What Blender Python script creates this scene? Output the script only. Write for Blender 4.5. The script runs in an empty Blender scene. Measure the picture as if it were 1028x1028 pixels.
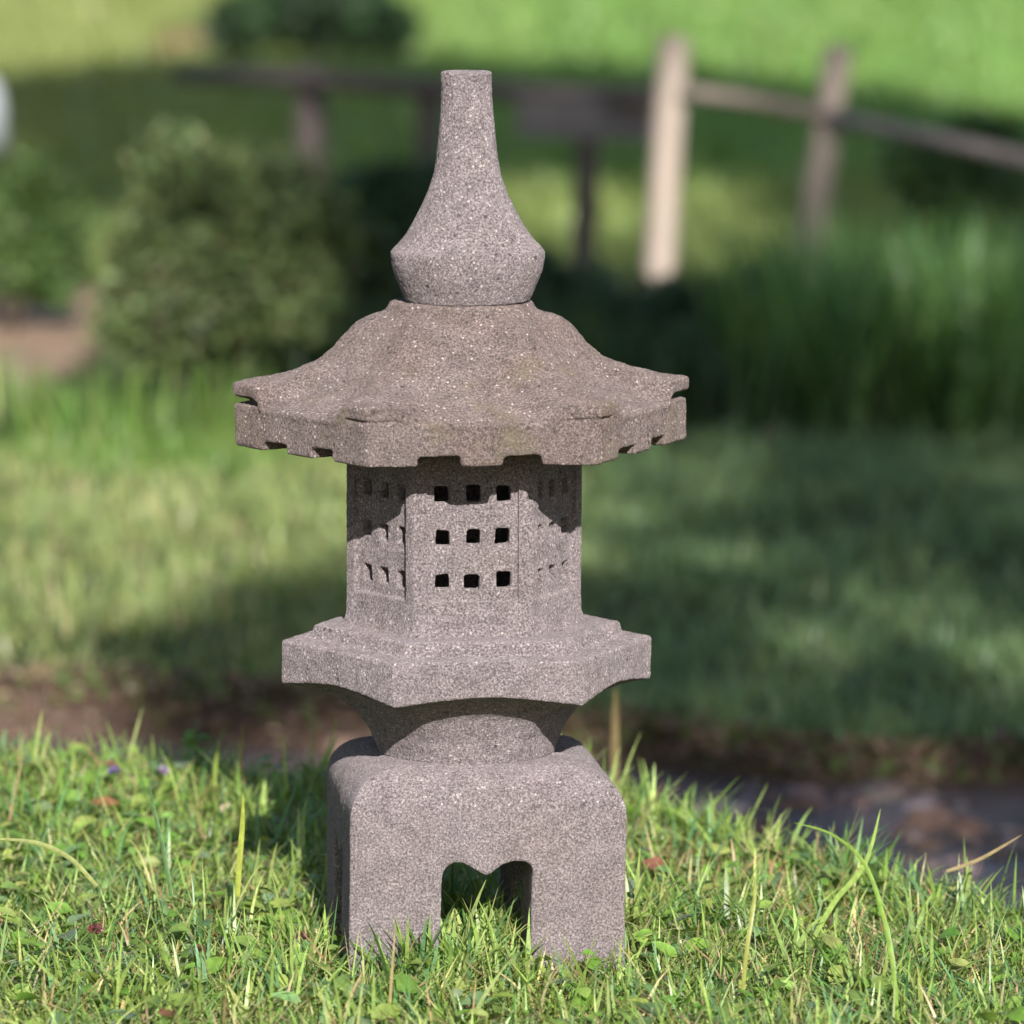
import bpy, bmesh, math, random
import numpy as np
from mathutils import Vector, Matrix

random.seed(7)
RNG = np.random.default_rng(11)
R = math.radians
PI = math.pi
scene = bpy.context.scene
COL = scene.collection

# ------------------------------------------------------------------ camera numbers (metres)
F = 6000.0            # focal length in photo pixels (photo is 1028 px wide)
PITCH = R(7.44)
CAM = Vector((0.047, -5.953, 1.196))
SUN_EL, SUN_AZ = R(27.0), R(8.5)     # elevation; the sun stands this far to the right, behind the camera
SUN_TO = Vector((math.sin(SUN_AZ) * math.cos(SUN_EL), -math.cos(SUN_AZ) * math.cos(SUN_EL), math.sin(SUN_EL)))


def at(px, py, Y):
    """world point at depth plane Y that the photo shows at pixel px, py"""
    dx, dv = (px - 514) / F, -(py - 514) / F
    c, s = math.cos(PITCH), math.sin(PITCH)
    d = Vector((dx, c + dv * s, -s + dv * c))
    k = (Y - CAM.y) / d.y
    return CAM + d * k


def zat(py, Y=0.0):
    return at(514, py, Y).z


def wid(px, py, Y=0.0):
    """pixel length to metres at the depth of (py, Y)"""
    return (at(514 + px, py, Y) - at(514, py, Y)).x


def depth_of(Y, z):
    return (Y - CAM.y) * math.cos(PITCH) - (z - CAM.z) * math.sin(PITCH)


# ------------------------------------------------------------------ object helpers
def link(name, me, mat=None, parent=None):
    o = bpy.data.objects.new(name, me)
    COL.objects.link(o)
    if mat is not None and me is not None:
        me.materials.clear()
        me.materials.append(mat)
    if parent is not None:
        o.parent = parent
    return o


def empty(name, loc, rz=0.0):
    o = bpy.data.objects.new(name, None)
    o.empty_display_size = 0.05
    COL.objects.link(o)
    o.location = loc
    o.rotation_euler = (0, 0, rz)
    return o


def tag(o, label=None, cat=None, group=None, kind=None):
    if label: o['label'] = label
    if cat: o['category'] = cat
    if group: o['group'] = group
    if kind: o['kind'] = kind
    return o


def np_mesh(name, V, Q, colors=None, smooth=True):
    me = bpy.data.meshes.new(name)
    V = np.ascontiguousarray(V, dtype=np.float32).reshape(-1, 3)
    Q = np.ascontiguousarray(Q, dtype=np.int32).reshape(-1, 4)
    me.vertices.add(len(V)); me.vertices.foreach_set('co', V.ravel())
    me.loops.add(Q.size); me.loops.foreach_set('vertex_index', Q.ravel())
    me.polygons.add(len(Q))
    me.polygons.foreach_set('loop_start', np.arange(0, Q.size, 4, dtype=np.int32))
    me.polygons.foreach_set('loop_total', np.full(len(Q), 4, dtype=np.int32))
    me.polygons.foreach_set('use_smooth', np.full(len(Q), smooth, dtype=bool))
    if colors is not None:
        a = me.color_attributes.new('tint', 'FLOAT_COLOR', 'POINT')
        c = np.ones((len(V), 4), dtype=np.float32)
        c[:, :3] = colors.reshape(-1, 3)
        a.data.foreach_set('color', c.ravel())
    me.update(calc_edges=True)
    me.validate()
    return me


def join_np(parts):
    Vs, Qs, Cs, off = [], [], [], 0
    for V, Q, C in parts:
        V = V.reshape(-1, 3)
        Vs.append(V); Qs.append(Q.reshape(-1, 4) + off); Cs.append(C.reshape(-1, 3)); off += len(V)
    return np.concatenate(Vs), np.concatenate(Qs), np.concatenate(Cs)


# ------------------------------------------------------------------ vectorised plants
def blades(root, length, width, az, th0, bend, tint, K=4, base_tint=0.8, twist=None):
    """curved tapered grass blades; root (n,3), the rest (n,), tint (n,3)"""
    n = len(root)
    P = np.zeros((n, K + 1, 3)); P[:, 0] = root
    th = th0.copy()
    hx, hy = np.cos(az), np.sin(az)
    tw = az + PI / 2 + (RNG.normal(0, 0.5, n) if twist is None else twist)
    sx, sy = np.cos(tw), np.sin(tw)
    for k in range(1, K + 1):
        t = th0 + bend * ((k - 0.5) / K) ** 1.3
        st, ct = np.sin(t), np.cos(t)
        seg = length / K
        P[:, k, 0] = P[:, k - 1, 0] + seg * st * hx
        P[:, k, 1] = P[:, k - 1, 1] + seg * st * hy
        P[:, k, 2] = P[:, k - 1, 2] + seg * ct
    f = np.linspace(0, 1, K + 1)
    wf = (0.75 + 0.5 * f) * (1 - f ** 2.2) + 0.04
    w = width[:, None] * wf[None, :] * 0.5
    S = np.stack([sx, sy, np.zeros(n)], 1)
    V = np.stack([P - S[:, None, :] * w[..., None], P + S[:, None, :] * w[..., None]], 2)   # n,K+1,2,3
    idx = np.arange(n * (K + 1) * 2).reshape(n, K + 1, 2)
    Q = np.stack([idx[:, :-1, 0], idx[:, :-1, 1], idx[:, 1:, 1], idx[:, 1:, 0]], -1)
    g = np.array([1.0, 0.98, 0.9])
    C = tint[:, None, None, :] * (base_tint + (1 - base_tint) * f)[None, :, None, None] * np.ones((n, K + 1, 2, 3))
    return V, Q, C


def leaves(pos, dirv, nrm, length, width, tint, K=4, fold=0.25, droop=0.25):
    """oval leaves, folded along the midrib; pos/dirv/nrm (n,3)"""
    n = len(pos)
    d = dirv / np.linalg.norm(dirv, axis=1, keepdims=True)
    nr = nrm - d * (nrm * d).sum(1, keepdims=True)
    nr /= np.linalg.norm(nr, axis=1, keepdims=True) + 1e-9
    s = np.cross(d, nr)
    f = np.linspace(0, 1, K + 1)
    wf = np.sin(PI * np.clip(f, 0.0, 1) ** 0.85) ** 0.8 * 0.5 + 0.02
    L = length[:, None, None]
    mid = pos[:, None, :] + d[:, None, :] * (f[None, :, None] * L) - nr[:, None, :] * (droop * (f ** 2)[None, :, None] * L)
    w = width[:, None] * wf[None, :]
    up = nr[:, None, :] * (fold * w)[..., None]
    a = mid - s[:, None, :] * w[..., None] + up
    b = mid + s[:, None, :] * w[..., None] + up
    V = np.stack([a, mid, b], 2)
    idx = np.arange(n * (K + 1) * 3).reshape(n, K + 1, 3)
    q1 = np.stack([idx[:, :-1, 0], idx[:, :-1, 1], idx[:, 1:, 1], idx[:, 1:, 0]], -1)
    q2 = np.stack([idx[:, :-1, 1], idx[:, :-1, 2], idx[:, 1:, 2], idx[:, 1:, 1]], -1)
    Q = np.concatenate([q1.reshape(-1, 4), q2.reshape(-1, 4)])
    C = tint[:, None, None, :] * np.ones((n, K + 1, 3, 3))
    return V, Q, C


def unit(n):
    v = RNG.normal(0, 1, (n, 3))
    return v / np.linalg.norm(v, axis=1, keepdims=True)


def pick(pal, weights, n, var=0.16):
    pal = np.array(pal); w = np.array(weights, float); w /= w.sum()
    c = pal[RNG.choice(len(pal), n, p=w)]
    return np.clip(c * np.exp(RNG.normal(0, var, (n, 1))) * np.exp(RNG.normal(0, var * 0.35, (n, 3))), 0, 0.9)


def tube(pts, radii, sides=10, bumpy=0.0):
    """closed tube along points as (V, Q)"""
    pts = [Vector(p) for p in pts]
    V = []
    for i, p in enumerate(pts):
        a = pts[max(0, i - 1)]; b = pts[min(len(pts) - 1, i + 1)]
        t = (b - a).normalized()
        u = t.cross(Vector((0.31, 0.95, 0.05))).normalized(); v = t.cross(u)
        for k in range(sides):
            an = 2 * PI * k / sides
            r = radii[i] * (1 + bumpy * random.uniform(-1, 1))
            V.append(p + (u * math.cos(an) + v * math.sin(an)) * r)
    Q = []
    m = len(pts)
    for i in range(m - 1):
        for k in range(sides):
            k2 = (k + 1) % sides
            Q.append((i * sides + k, i * sides + k2, (i + 1) * sides + k2, (i + 1) * sides + k))
    # end caps as quads fanned round a centre
    for end, ring in ((0, 0), (1, (m - 1) * sides)):
        V.append(pts[0] if end == 0 else pts[-1]); ci = len(V) - 1
        for k in range(0, sides, 2):
            q = (ring + k, ring + (k + 1) % sides, ring + (k + 2) % sides, ci)
            Q.append(q[::-1] if end == 0 else q)
    return np.array([tuple(v) for v in V]), np.array(Q)


# ------------------------------------------------------------------ materials
def new_mat(name):
    m = bpy.data.materials.new(name); m.use_nodes = True
    nt = m.node_tree
    for n in list(nt.nodes): nt.nodes.remove(n)
    out = nt.nodes.new('ShaderNodeOutputMaterial')
    return m, nt, out


def N(nt, t, **kw):
    n = nt.nodes.new(t)
    for k, v in kw.items():
        if k in n.inputs.keys(): n.inputs[k].default_value = v
        else: setattr(n, k, v)
    return n


def ramp(nt, fac, stops, interp='LINEAR'):
    r = nt.nodes.new('ShaderNodeValToRGB'); r.color_ramp.interpolation = interp
    el = r.color_ramp.elements
    while len(el) < len(stops): el.new(0.5)
    for e, (p, c) in zip(el, stops):
        e.position = p; e.color = (c[0], c[1], c[2], 1) if not isinstance(c, (int, float)) else (c, c, c, 1)
    nt.links.new(fac, r.inputs['Fac'])
    return r.outputs['Color']


def mix(nt, a, b, fac, mode='MIX'):
    m = nt.nodes.new('ShaderNodeMix'); m.data_type = 'RGBA'; m.blend_type = mode
    for s, v in ((m.inputs[0], fac), (m.inputs[6], a), (m.inputs[7], b)):
        if hasattr(v, 'links') or hasattr(v, 'is_linked'): nt.links.new(v, s)
        else: s.default_value = v if isinstance(v, (int, float)) else (*v, 1)
    return m.outputs[2]


def leaf_mat(name, rough=0.5, trans=0.3, use_tint=True, color=(0.08, 0.13, 0.03), spec=0.35):
    m, nt, out = new_mat(name)
    p = N(nt, 'ShaderNodeBsdfPrincipled', Roughness=rough)
    p.inputs['Specular IOR Level'].default_value = spec
    tr = N(nt, 'ShaderNodeBsdfTranslucent')
    ms = N(nt, 'ShaderNodeMixShader'); ms.inputs[0].default_value = trans
    if use_tint:
        a = N(nt, 'ShaderNodeAttribute', attribute_name='tint'); src = a.outputs['Color']
    else:
        rgb = N(nt, 'ShaderNodeRGB'); rgb.outputs[0].default_value = (*color, 1); src = rgb.outputs[0]
    tc = N(nt, 'ShaderNodeTexCoord')
    nz = N(nt, 'ShaderNodeTexNoise', Scale=140.0, Detail=3.0)
    nt.links.new(tc.outputs['Object'], nz.inputs['Vector'])
    v = ramp(nt, nz.outputs['Fac'], [(0.3, 0.75), (0.7, 1.2)])
    c = mix(nt, src, v, 1.0, 'MULTIPLY')
    nt.links.new(c, p.inputs['Base Color'])
    c2 = mix(nt, c, (1.25, 1.2, 0.55), 1.0, 'MULTIPLY')
    nt.links.new(c2, tr.inputs['Color'])
    nt.links.new(p.outputs[0], ms.inputs[1]); nt.links.new(tr.outputs[0], ms.inputs[2])
    nt.links.new(ms.outputs[0], out.inputs['Surface'])
    return m


def stone_mat(name, base=(0.186, 0.161, 0.168), moss=0.0, warm=(0.168, 0.138, 0.130), warm_amt=0.45):
    m, nt, out = new_mat(name)
    p = N(nt, 'ShaderNodeBsdfPrincipled', Roughness=0.92)
    p.inputs['Specular IOR Level'].default_value = 0.22
    p.inputs['Diffuse Roughness'].default_value = 1.0
    tc = N(nt, 'ShaderNodeTexCoord'); O = tc.outputs['Object']

    def noise(scale, detail=3.0, rough=0.55):
        n = N(nt, 'ShaderNodeTexNoise', Scale=scale, Detail=detail, Roughness=rough)
        nt.links.new(O, n.inputs['Vector']); return n.outputs['Fac']

    def voro(scale):
        n = N(nt, 'ShaderNodeTexVoronoi', Scale=scale); nt.links.new(O, n.inputs['Vector']); return n
    big = noise(9.0, 5.0); mid = noise(45.0, 4.0); fine = noise(430.0, 4.0, 0.75); fine2 = noise(850.0, 2.0)
    c = mix(nt, base, warm, ramp(nt, big, [(0.38, 0.0), (0.68, warm_amt)]))
    c = mix(nt, c, ramp(nt, mid, [(0.3, 0.82), (0.7, 1.16)]), 1.0, 'MULTIPLY')
    c = mix(nt, c, ramp(nt, fine, [(0.35, 0.42), (0.5, 0.96), (0.64, 1.75)]), 1.0, 'MULTIPLY')
    c = mix(nt, c, ramp(nt, fine2, [(0.3, 0.6), (0.7, 1.42)]), 1.0, 'MULTIPLY')
    # pale mineral grains and dark pores, each with a shape of its own
    v1 = voro(230.0)
    sel = ramp(nt, v1.outputs['Color'], [(0.74, 0.0), (0.78, 1.0)])
    grain = ramp(nt, v1.outputs['Distance'], [(0.20, 1.0), (0.34, 0.0)])
    g = mix(nt, sel, grain, 1.0, 'MULTIPLY')
    c = mix(nt, c, (0.50, 0.46, 0.43), mix(nt, g, (0.75, 0.75, 0.75), 1.0, 'MULTIPLY'))
    v2 = voro(120.0)
    sel2 = ramp(nt, v2.outputs['Color'], [(0.16, 1.0), (0.19, 0.0)])
    pore = mix(nt, sel2, ramp(nt, v2.outputs['Distance'], [(0.16, 1.0), (0.32, 0.0)]), 1.0, 'MULTIPLY')
    c = mix(nt, c, (0.055, 0.045, 0.045), mix(nt, pore, (0.8, 0.8, 0.8), 1.0, 'MULTIPLY'))
    if moss > 0:
        mm = ramp(nt, noise(14.0, 6.0, 0.65), [(0.52, 0.0), (0.66, moss)])
        c = mix(nt, c, (0.135, 0.115, 0.065), mm)
    # light lichen blotches
    lb = ramp(nt, noise(30.0, 6.0, 0.7), [(0.70, 0.0), (0.75, 0.6)])
    c = mix(nt, c, (0.46, 0.42, 0.38), lb)
    nt.links.new(c, p.inputs['Base Color'])
    h1 = N(nt, 'ShaderNodeMath', operation='ADD'); nt.links.new(fine, h1.inputs[0])
    h2 = N(nt, 'ShaderNodeMath', operation='MULTIPLY'); nt.links.new(pore, h2.inputs[0]); h2.inputs[1].default_value = -0.8
    nt.links.new(h2.outputs[0], h1.inputs[1])
    b = N(nt, 'ShaderNodeBump', Strength=0.85, Distance=0.0022)
    nt.links.new(h1.outputs[0], b.inputs['Height'])
    nt.links.new(b.outputs[0], p.inputs['Normal'])
    nt.links.new(p.outputs[0], out.inputs['Surface'])
    return m


def wood_mat(name, c1, c2):
    m, nt, out = new_mat(name)
    p = N(nt, 'ShaderNodeBsdfPrincipled', Roughness=0.85)
    tc = N(nt, 'ShaderNodeTexCoord')
    mp = N(nt, 'ShaderNodeMapping'); mp.inputs['Scale'].default_value = (30, 30, 3)
    nt.links.new(tc.outputs['Object'], mp.inputs['Vector'])
    nz = N(nt, 'ShaderNodeTexNoise', Scale=1.0, Detail=5.0); nt.links.new(mp.outputs[0], nz.inputs['Vector'])
    c = ramp(nt, nz.outputs['Fac'], [(0.3, c1), (0.7, c2)])
    nt.links.new(c, p.inputs['Base Color'])
    b = N(nt, 'ShaderNodeBump', Strength=0.6, Distance=0.01); nt.links.new(nz.outputs['Fac'], b.inputs['Height'])
    nt.links.new(b.outputs[0], p.inputs['Normal'])
    nt.links.new(p.outputs[0], out.inputs['Surface'])
    return m


def plain_mat(name, color, rough=0.6, nscale=60.0, lo=0.8, hi=1.15):
    m, nt, out = new_mat(name)
    p = N(nt, 'ShaderNodeBsdfPrincipled', Roughness=rough)
    tc = N(nt, 'ShaderNodeTexCoord')
    nz = N(nt, 'ShaderNodeTexNoise', Scale=nscale, Detail=4.0); nt.links.new(tc.outputs['Object'], nz.inputs['Vector'])
    v = ramp(nt, nz.outputs['Fac'], [(0.3, lo), (0.7, hi)])
    nt.links.new(mix(nt, color, v, 1.0, 'MULTIPLY'), p.inputs['Base Color'])
    nt.links.new(p.outputs[0], out.inputs['Surface'])
    return m


def ground_mat():
    m, nt, out = new_mat('earth_and_turf')
    p = N(nt, 'ShaderNodeBsdfPrincipled', Roughness=0.95)
    p.inputs['Specular IOR Level'].default_value = 0.1
    tc = N(nt, 'ShaderNodeTexCoord'); O = tc.outputs['Object']
    a = N(nt, 'ShaderNodeAttribute', attribute_name='tint')
    n1 = N(nt, 'ShaderNodeTexNoise', Scale=2.2, Detail=6.0, Roughness=0.65); nt.links.new(O, n1.inputs['Vector'])
    n2 = N(nt, 'ShaderNodeTexNoise', Scale=60.0, Detail=5.0, Roughness=0.7); nt.links.new(O, n2.inputs['Vector'])
    c = mix(nt, a.outputs['Color'], ramp(nt, n1.outputs['Fac'], [(0.32, 0.75), (0.68, 1.25)]), 1.0, 'MULTIPLY')
    c = mix(nt, c, ramp(nt, n2.outputs['Fac'], [(0.3, 0.6), (0.7, 1.4)]), 1.0, 'MULTIPLY')
    nt.links.new(c, p.inputs['Base Color'])
    b = N(nt, 'ShaderNodeBump', Strength=0.9, Distance=0.02); nt.links.new(n2.outputs['Fac'], b.inputs['Height'])
    nt.links.new(b.outputs[0], p.inputs['Normal'])
    nt.links.new(p.outputs[0], out.inputs['Surface'])
    return m


def water_mat():
    m, nt, out = new_mat('stream_water')
    p = N(nt, 'ShaderNodeBsdfPrincipled', Roughness=0.07)
    p.inputs['Base Color'].default_value = (0.10, 0.078, 0.082, 1)
    tc = N(nt, 'ShaderNodeTexCoord')
    mp = N(nt, 'ShaderNodeMapping'); mp.inputs['Scale'].default_value = (7, 16, 8)
    nt.links.new(tc.outputs['Object'], mp.inputs['Vector'])
    nz = N(nt, 'ShaderNodeTexNoise', Scale=1.0, Detail=4.0); nt.links.new(mp.outputs[0], nz.inputs['Vector'])
    b = N(nt, 'ShaderNodeBump', Strength=0.9, Distance=0.05); nt.links.new(nz.outputs['Fac'], b.inputs['Height'])
    nt.links.new(b.outputs[0], p.inputs['Normal'])
    nt.links.new(p.outputs[0], out.inputs['Surface'])
    return m


M_STONE = stone_mat('lava_stone')
M_ROOF = stone_mat('weathered_lava_stone', base=(0.146, 0.119, 0.115), moss=0.5, warm=(0.132, 0.098, 0.090), warm_amt=0.7)
M_BLADE = leaf_mat('grass_blade', 0.38, 0.32, spec=0.5)
M_LEAF = leaf_mat('leaf', 0.45, 0.3)
M_WOOD = wood_mat('weathered_post_wood', (0.30, 0.24, 0.20), (0.44, 0.37, 0.31))
M_WOOD_D = wood_mat('shaded_rail_wood', (0.085, 0.065, 0.062), (0.15, 0.12, 0.115))  # shade put into a darker wood for the left posts and rail
M_WOOD_R = wood_mat('rail_wood', (0.19, 0.15, 0.125), (0.28, 0.23, 0.20))
M_WOOD_G = wood_mat('grey_board_wood', (0.19, 0.16, 0.155), (0.29, 0.25, 0.24))
M_BARK = wood_mat('bark', (0.05, 0.038, 0.028), (0.12, 0.09, 0.065))
M_GROUND = ground_mat()
M_WATER = water_mat()
M_ROCK = stone_mat('brook_stone', base=(0.16, 0.105, 0.085), warm=(0.2, 0.12, 0.08), warm_amt=0.5)
M_WHITE = plain_mat('white_shell', (0.78, 0.79, 0.82), 0.35, 20, 0.92, 1.03)
M_DARK = plain_mat('dark_base', (0.03, 0.03, 0.035), 0.7)

# ------------------------------------------------------------------ terrain
def sstep(a, b, x):
    t = np.clip((x - a) / (b - a), 0, 1)
    return t * t * (3 - 2 * t)


def wob(x, y, s=1.0):
    return (np.sin(3.1 * x * s + 1.3 * y * s + 0.4) + np.sin(-1.7 * x * s + 2.9 * y * s + 2.1) + np.sin(5.3 * x * s - 4.1 * y * s)) / 3


CX = [-9, -2, -0.7, -0.3, 0.0, 0.16, 0.30, 0.42, 0.56, 0.8, 1.2, 9]
CY = [0.9, 0.98, 0.98, 1.0, 0.96, 0.80, 0.60, 0.44, 0.24, -0.04, -0.35, -0.9]
WATER_Z = -0.45


def crest(x): return np.interp(x, CX, CY)


def far_bank(x): return np.interp(x, [-9, -1.0, -0.3, 0.1, 0.5, 9], [3.76, 3.76, 3.72, 3.52, 3.38, 3.3]) + 0.05 * np.sin(7 * x)


def height(x, y):
    x = np.asarray(x, float); y = np.asarray(y, float)
    near = -0.034 - 0.012 * sstep(0.1, 0.6, x) + 0.006 * wob(x, y, 2.2)
    near = near + 0.02 * sstep(-0.15, -0.6, x) * sstep(0.2, 0.9, y)
    c = crest(x) + 0.03 * np.sin(9 * x)
    zn = near + (-0.56 - near) * sstep(c - 0.06, c + 0.62, y)
    fb = far_bank(x)
    lawn = np.interp(x, [-9, -0.9, 0.1, 0.6, 9], [-0.358, -0.362, -0.375, -0.392, -0.392]) + 0.006 * wob(x, y, 1.3)
    lawn = lawn - 0.13 * sstep(7.0, 10.5, y) + 0.02 * wob(x, y, 0.15) * sstep(9, 14, y)
    lawn = lawn + 9.0 * sstep(60, 320, y)
    zf = -0.56 + (lawn + 0.56) * sstep(fb - 0.10, fb + 0.06, y)
    return np.where(y < (c + fb) * 0.5, zn, zf)


def h1(x, y): return float(height(np.array([x]), np.array([y]))[0])


def grow(a, b, s, g):
    v, o = a, []
    while v < b:
        v += s; s *= g; o.append(v)
    return o


xs = np.array(sorted([-v for v in grow(1.7, 420, 0.08, 1.22)] + list(np.arange(-1.7, 1.701, 0.035)) + grow(1.7, 420, 0.08, 1.22)))
ys = np.array(sorted([-v for v in grow(0.9, 90, 0.1, 1.25)] + list(np.arange(-0.9, 4.6, 0.03)) + list(np.arange(4.6, 12, 0.08)) + list(np.arange(12, 40, 0.3)) + grow(40, 480, 0.5, 1.2)))
GX, GY = np.meshgrid(xs, ys)
GZ = height(GX, GY)
nx, ny = len(xs), len(ys)
idx = np.arange(nx * ny).reshape(ny, nx)
Q = np.stack([idx[:-1, :-1], idx[:-1, 1:], idx[1:, 1:], idx[1:, :-1]], -1)
tint = np.zeros((ny, nx, 3)) + np.array([0.075, 0.10, 0.035])                 # turf under the grass
w1 = wob(GX, GY, 1.7); w2 = wob(GX + 3, GY, 4.0)


def paint(mask, color):
    global tint
    tint = tint * (1 - mask[..., None]) + np.array(color) * mask[..., None]


nearm = 1 - sstep(crest(GX) + 0.1, crest(GX) + 0.3, GY)
paint(nearm, (0.085, 0.085, 0.04))
paint(sstep(0.05, 0.16, GY - crest(GX)) * sstep(0.10, -0.04, GY - far_bank(GX) - (0.10 + 0.05 * w2) * sstep(0.3, -0.2, GX)), (0.125, 0.085, 0.066))     # bare banks
paint(sstep(12.2, 13, GY), (0.135, 0.20, 0.045))                                # meadow beyond the fence
paint(sstep(12.2, 13, GY) * sstep(0.3, -2.2, GX), (0.17, 0.19, 0.065))
paint(sstep(-1.08, -1.18, GX + 0.03 * w1) * sstep(6.9, 7.2, GY + 0.15 * w2) * sstep(12.3, 11.8, GY), (0.62, 0.42, 0.29))    # bare earth at the left
paint(sstep(0.32, 0.2, np.abs(GX + 1.62) + 0.06 * w2) * sstep(25.2, 25.8, GY) * sstep(28.2, 27.6, GY), (0.42, 0.24, 0.15))
g = link('ground', np_mesh('ground', np.stack([GX, GY, GZ], -1), Q, tint), M_GROUND)
tag(g, kind='structure')
wx = np.linspace(-9, 9, 37); wy = np.linspace(-1.2, 4.2, 12)
WX, WY = np.meshgrid(wx, wy)
idx = np.arange(WX.size).reshape(WX.shape)
Qw = np.stack([idx[:-1, :-1], idx[:-1, 1:], idx[1:, 1:], idx[1:, :-1]], -1)
w = link('stream_water', np_mesh('stream_water', np.stack([WX, WY, np.full(WX.shape, WATER_Z)], -1), Qw), M_WATER)
tag(w, kind='structure')

# ------------------------------------------------------------------ the lantern
def loft(rings):
    bm = bmesh.new()
    rv = [[bm.verts.new(p) for p in r] for r in rings]
    n = len(rv[0])
    for a, b in zip(rv[:-1], rv[1:]):
        for k in range(n):
            bm.faces.new((a[k], a[(k + 1) % n], b[(k + 1) % n], b[k]))
    bm.faces.new(rv[0][::-1]); bm.faces.new(rv[-1])
    bmesh.ops.recalc_face_normals(bm, faces=bm.faces)
    return bm


def prism(poly, axis_from, axis_to, to3):
    """closed prism of a 2-D polygon between two positions along its axis; to3(u, v, w) -> point"""
    bm = bmesh.new()
    a = [bm.verts.new(to3(u, v, axis_from)) for u, v in poly]
    b = [bm.verts.new(to3(u, v, axis_to)) for u, v in poly]
    n = len(poly)
    for k in range(n): bm.faces.new((a[k], a[(k + 1) % n], b[(k + 1) % n], b[k]))
    bm.faces.new(a[::-1]); bm.faces.new(b)
    bmesh.ops.recalc_face_normals(bm, faces=bm.faces)
    return bm


def merge(bms):
    out = bmesh.new()
    for b in bms:
        me = bpy.data.meshes.new('tmp'); b.to_mesh(me); out.from_mesh(me); bpy.data.meshes.remove(me)
    return out


def tmp_obj(bm):
    me = bpy.data.meshes.new('tmp'); bm.to_mesh(me)
    o = bpy.data.objects.new('tmp', me); COL.objects.link(o)
    return o


def carve(body, cutters, voxel, smooth_it=4, d1=(0.05, 0.0018), d2=(0.007, 0.0009), d3=(0.0028, 0.0009)):
    """cut, weather and roughen one stone; gives its finished mesh"""
    o = tmp_obj(body); cs = []
    for c in cutters:
        k = tmp_obj(c); cs.append(k)
        m = o.modifiers.new('cut', 'BOOLEAN'); m.operation = 'DIFFERENCE'; m.solver = 'EXACT'; m.object = k
    m = o.modifiers.new('re', 'REMESH'); m.mode = 'VOXEL'; m.voxel_size = voxel
    m = o.modifiers.new('sm', 'SMOOTH'); m.iterations = smooth_it; m.factor = 0.5
    for i, (sc, st) in enumerate((d1, d2, d3)):
        t = bpy.data.textures.new('grain', 'CLOUDS'); t.noise_scale = sc; t.noise_depth = 2
        m = o.modifiers.new('d', 'DISPLACE'); m.texture = t; m.strength = st; m.mid_level = 0.5; m.texture_coords = 'LOCAL'
    bpy.context.view_layer.update()
    dg = bpy.context.evaluated_depsgraph_get()
    me = bpy.data.meshes.new_from_object(o.evaluated_get(dg))
    for k in cs + [o]:
        d = k.data; bpy.data.objects.remove(k); bpy.data.meshes.remove(d)
    me.polygons.foreach_set('use_smooth', np.ones(len(me.polygons), bool))
    return me


def smooth1(a, b, x):
    t = min(1, max(0, (x - a) / (b - a))); return t * t * (3 - 2 * t)


def hexr(phi, Rc):
    f = (phi + PI / 6) % (PI / 3) - PI / 6          # 0 at a face's middle, corners at +-30 degrees
    return Rc * math.cos(PI / 6) / math.cos(f)


lantern = empty('stone_lantern', (0, 0, 0))
tag(lantern, 'speckled grey stone pagoda lantern with hexagonal roof standing in the grass', 'stone lantern')
NA = 180
PH = [2 * PI * k / NA for k in range(NA)]           # angle 0 is the local front (-y)


def pol(r, phi, z): return Vector((r * math.sin(phi), -r * math.cos(phi), z))


XC = lambda px, py: at(px, py, 0).x

# --- square base with rounded shoulders and a cusped opening on each side
zt = zat(752.5); hb = 0.1375
rows = []
nprof = 12
prof = [(hb, -0.06), (hb, 0.0), (hb, 0.05), (hb, zt - 0.048)]
for i in range(1, nprof + 1):
    a = PI / 2 * i / nprof
    prof.append((hb - 0.060 * (1 - math.cos(a) ** (2 / 2.3)), zt - 0.048 + 0.048 * math.sin(a) ** (2 / 2.3)))
for h, z in prof:
    ring = []
    for sx, sy, ex, ey in ((-1, -1, 1, 0), (1, -1, 0, 1), (1, 1, -1, 0), (-1, 1, 0, -1)):
        for k in range(16):
            t = 2 * k / 16
            ring.append(Vector((h * (sx + ex * t), h * (sy + ey * t), z)))
    rows.append(ring)
base_bm = loft(rows)
koz = [(-46.5, 1010), (-46.5, 888), (-45.5, 878), (-41, 870), (-33, 866), (-24, 867), (-15, 872), (-8, 876.5), (-2, 879.5), (3, 878.5), (9, 873.5),
       (17, 868.5), (27, 865.5), (37, 865.5), (43.5, 868.5), (46.5, 875), (45.5, 890), (44, 1010)]
poly = [(wid(u, y, -hb) - 0.001, zat(y, -hb)) for u, y in koz]
cut1 = prism(poly, -0.25, 0.25, lambda u, v, w_: Vector((u, w_, v)))
cut2 = prism(poly, -0.25, 0.25, lambda u, v, w_: Vector((w_, u, v + 0.0007)))
o = link('base', carve(base_bm, [cut1, cut2], 0.0020, 5), M_STONE, lantern)
o.location = (XC(474.5, 850), 0, 0); o.rotation_euler = (0, R(0.6), R(6.6))

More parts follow.
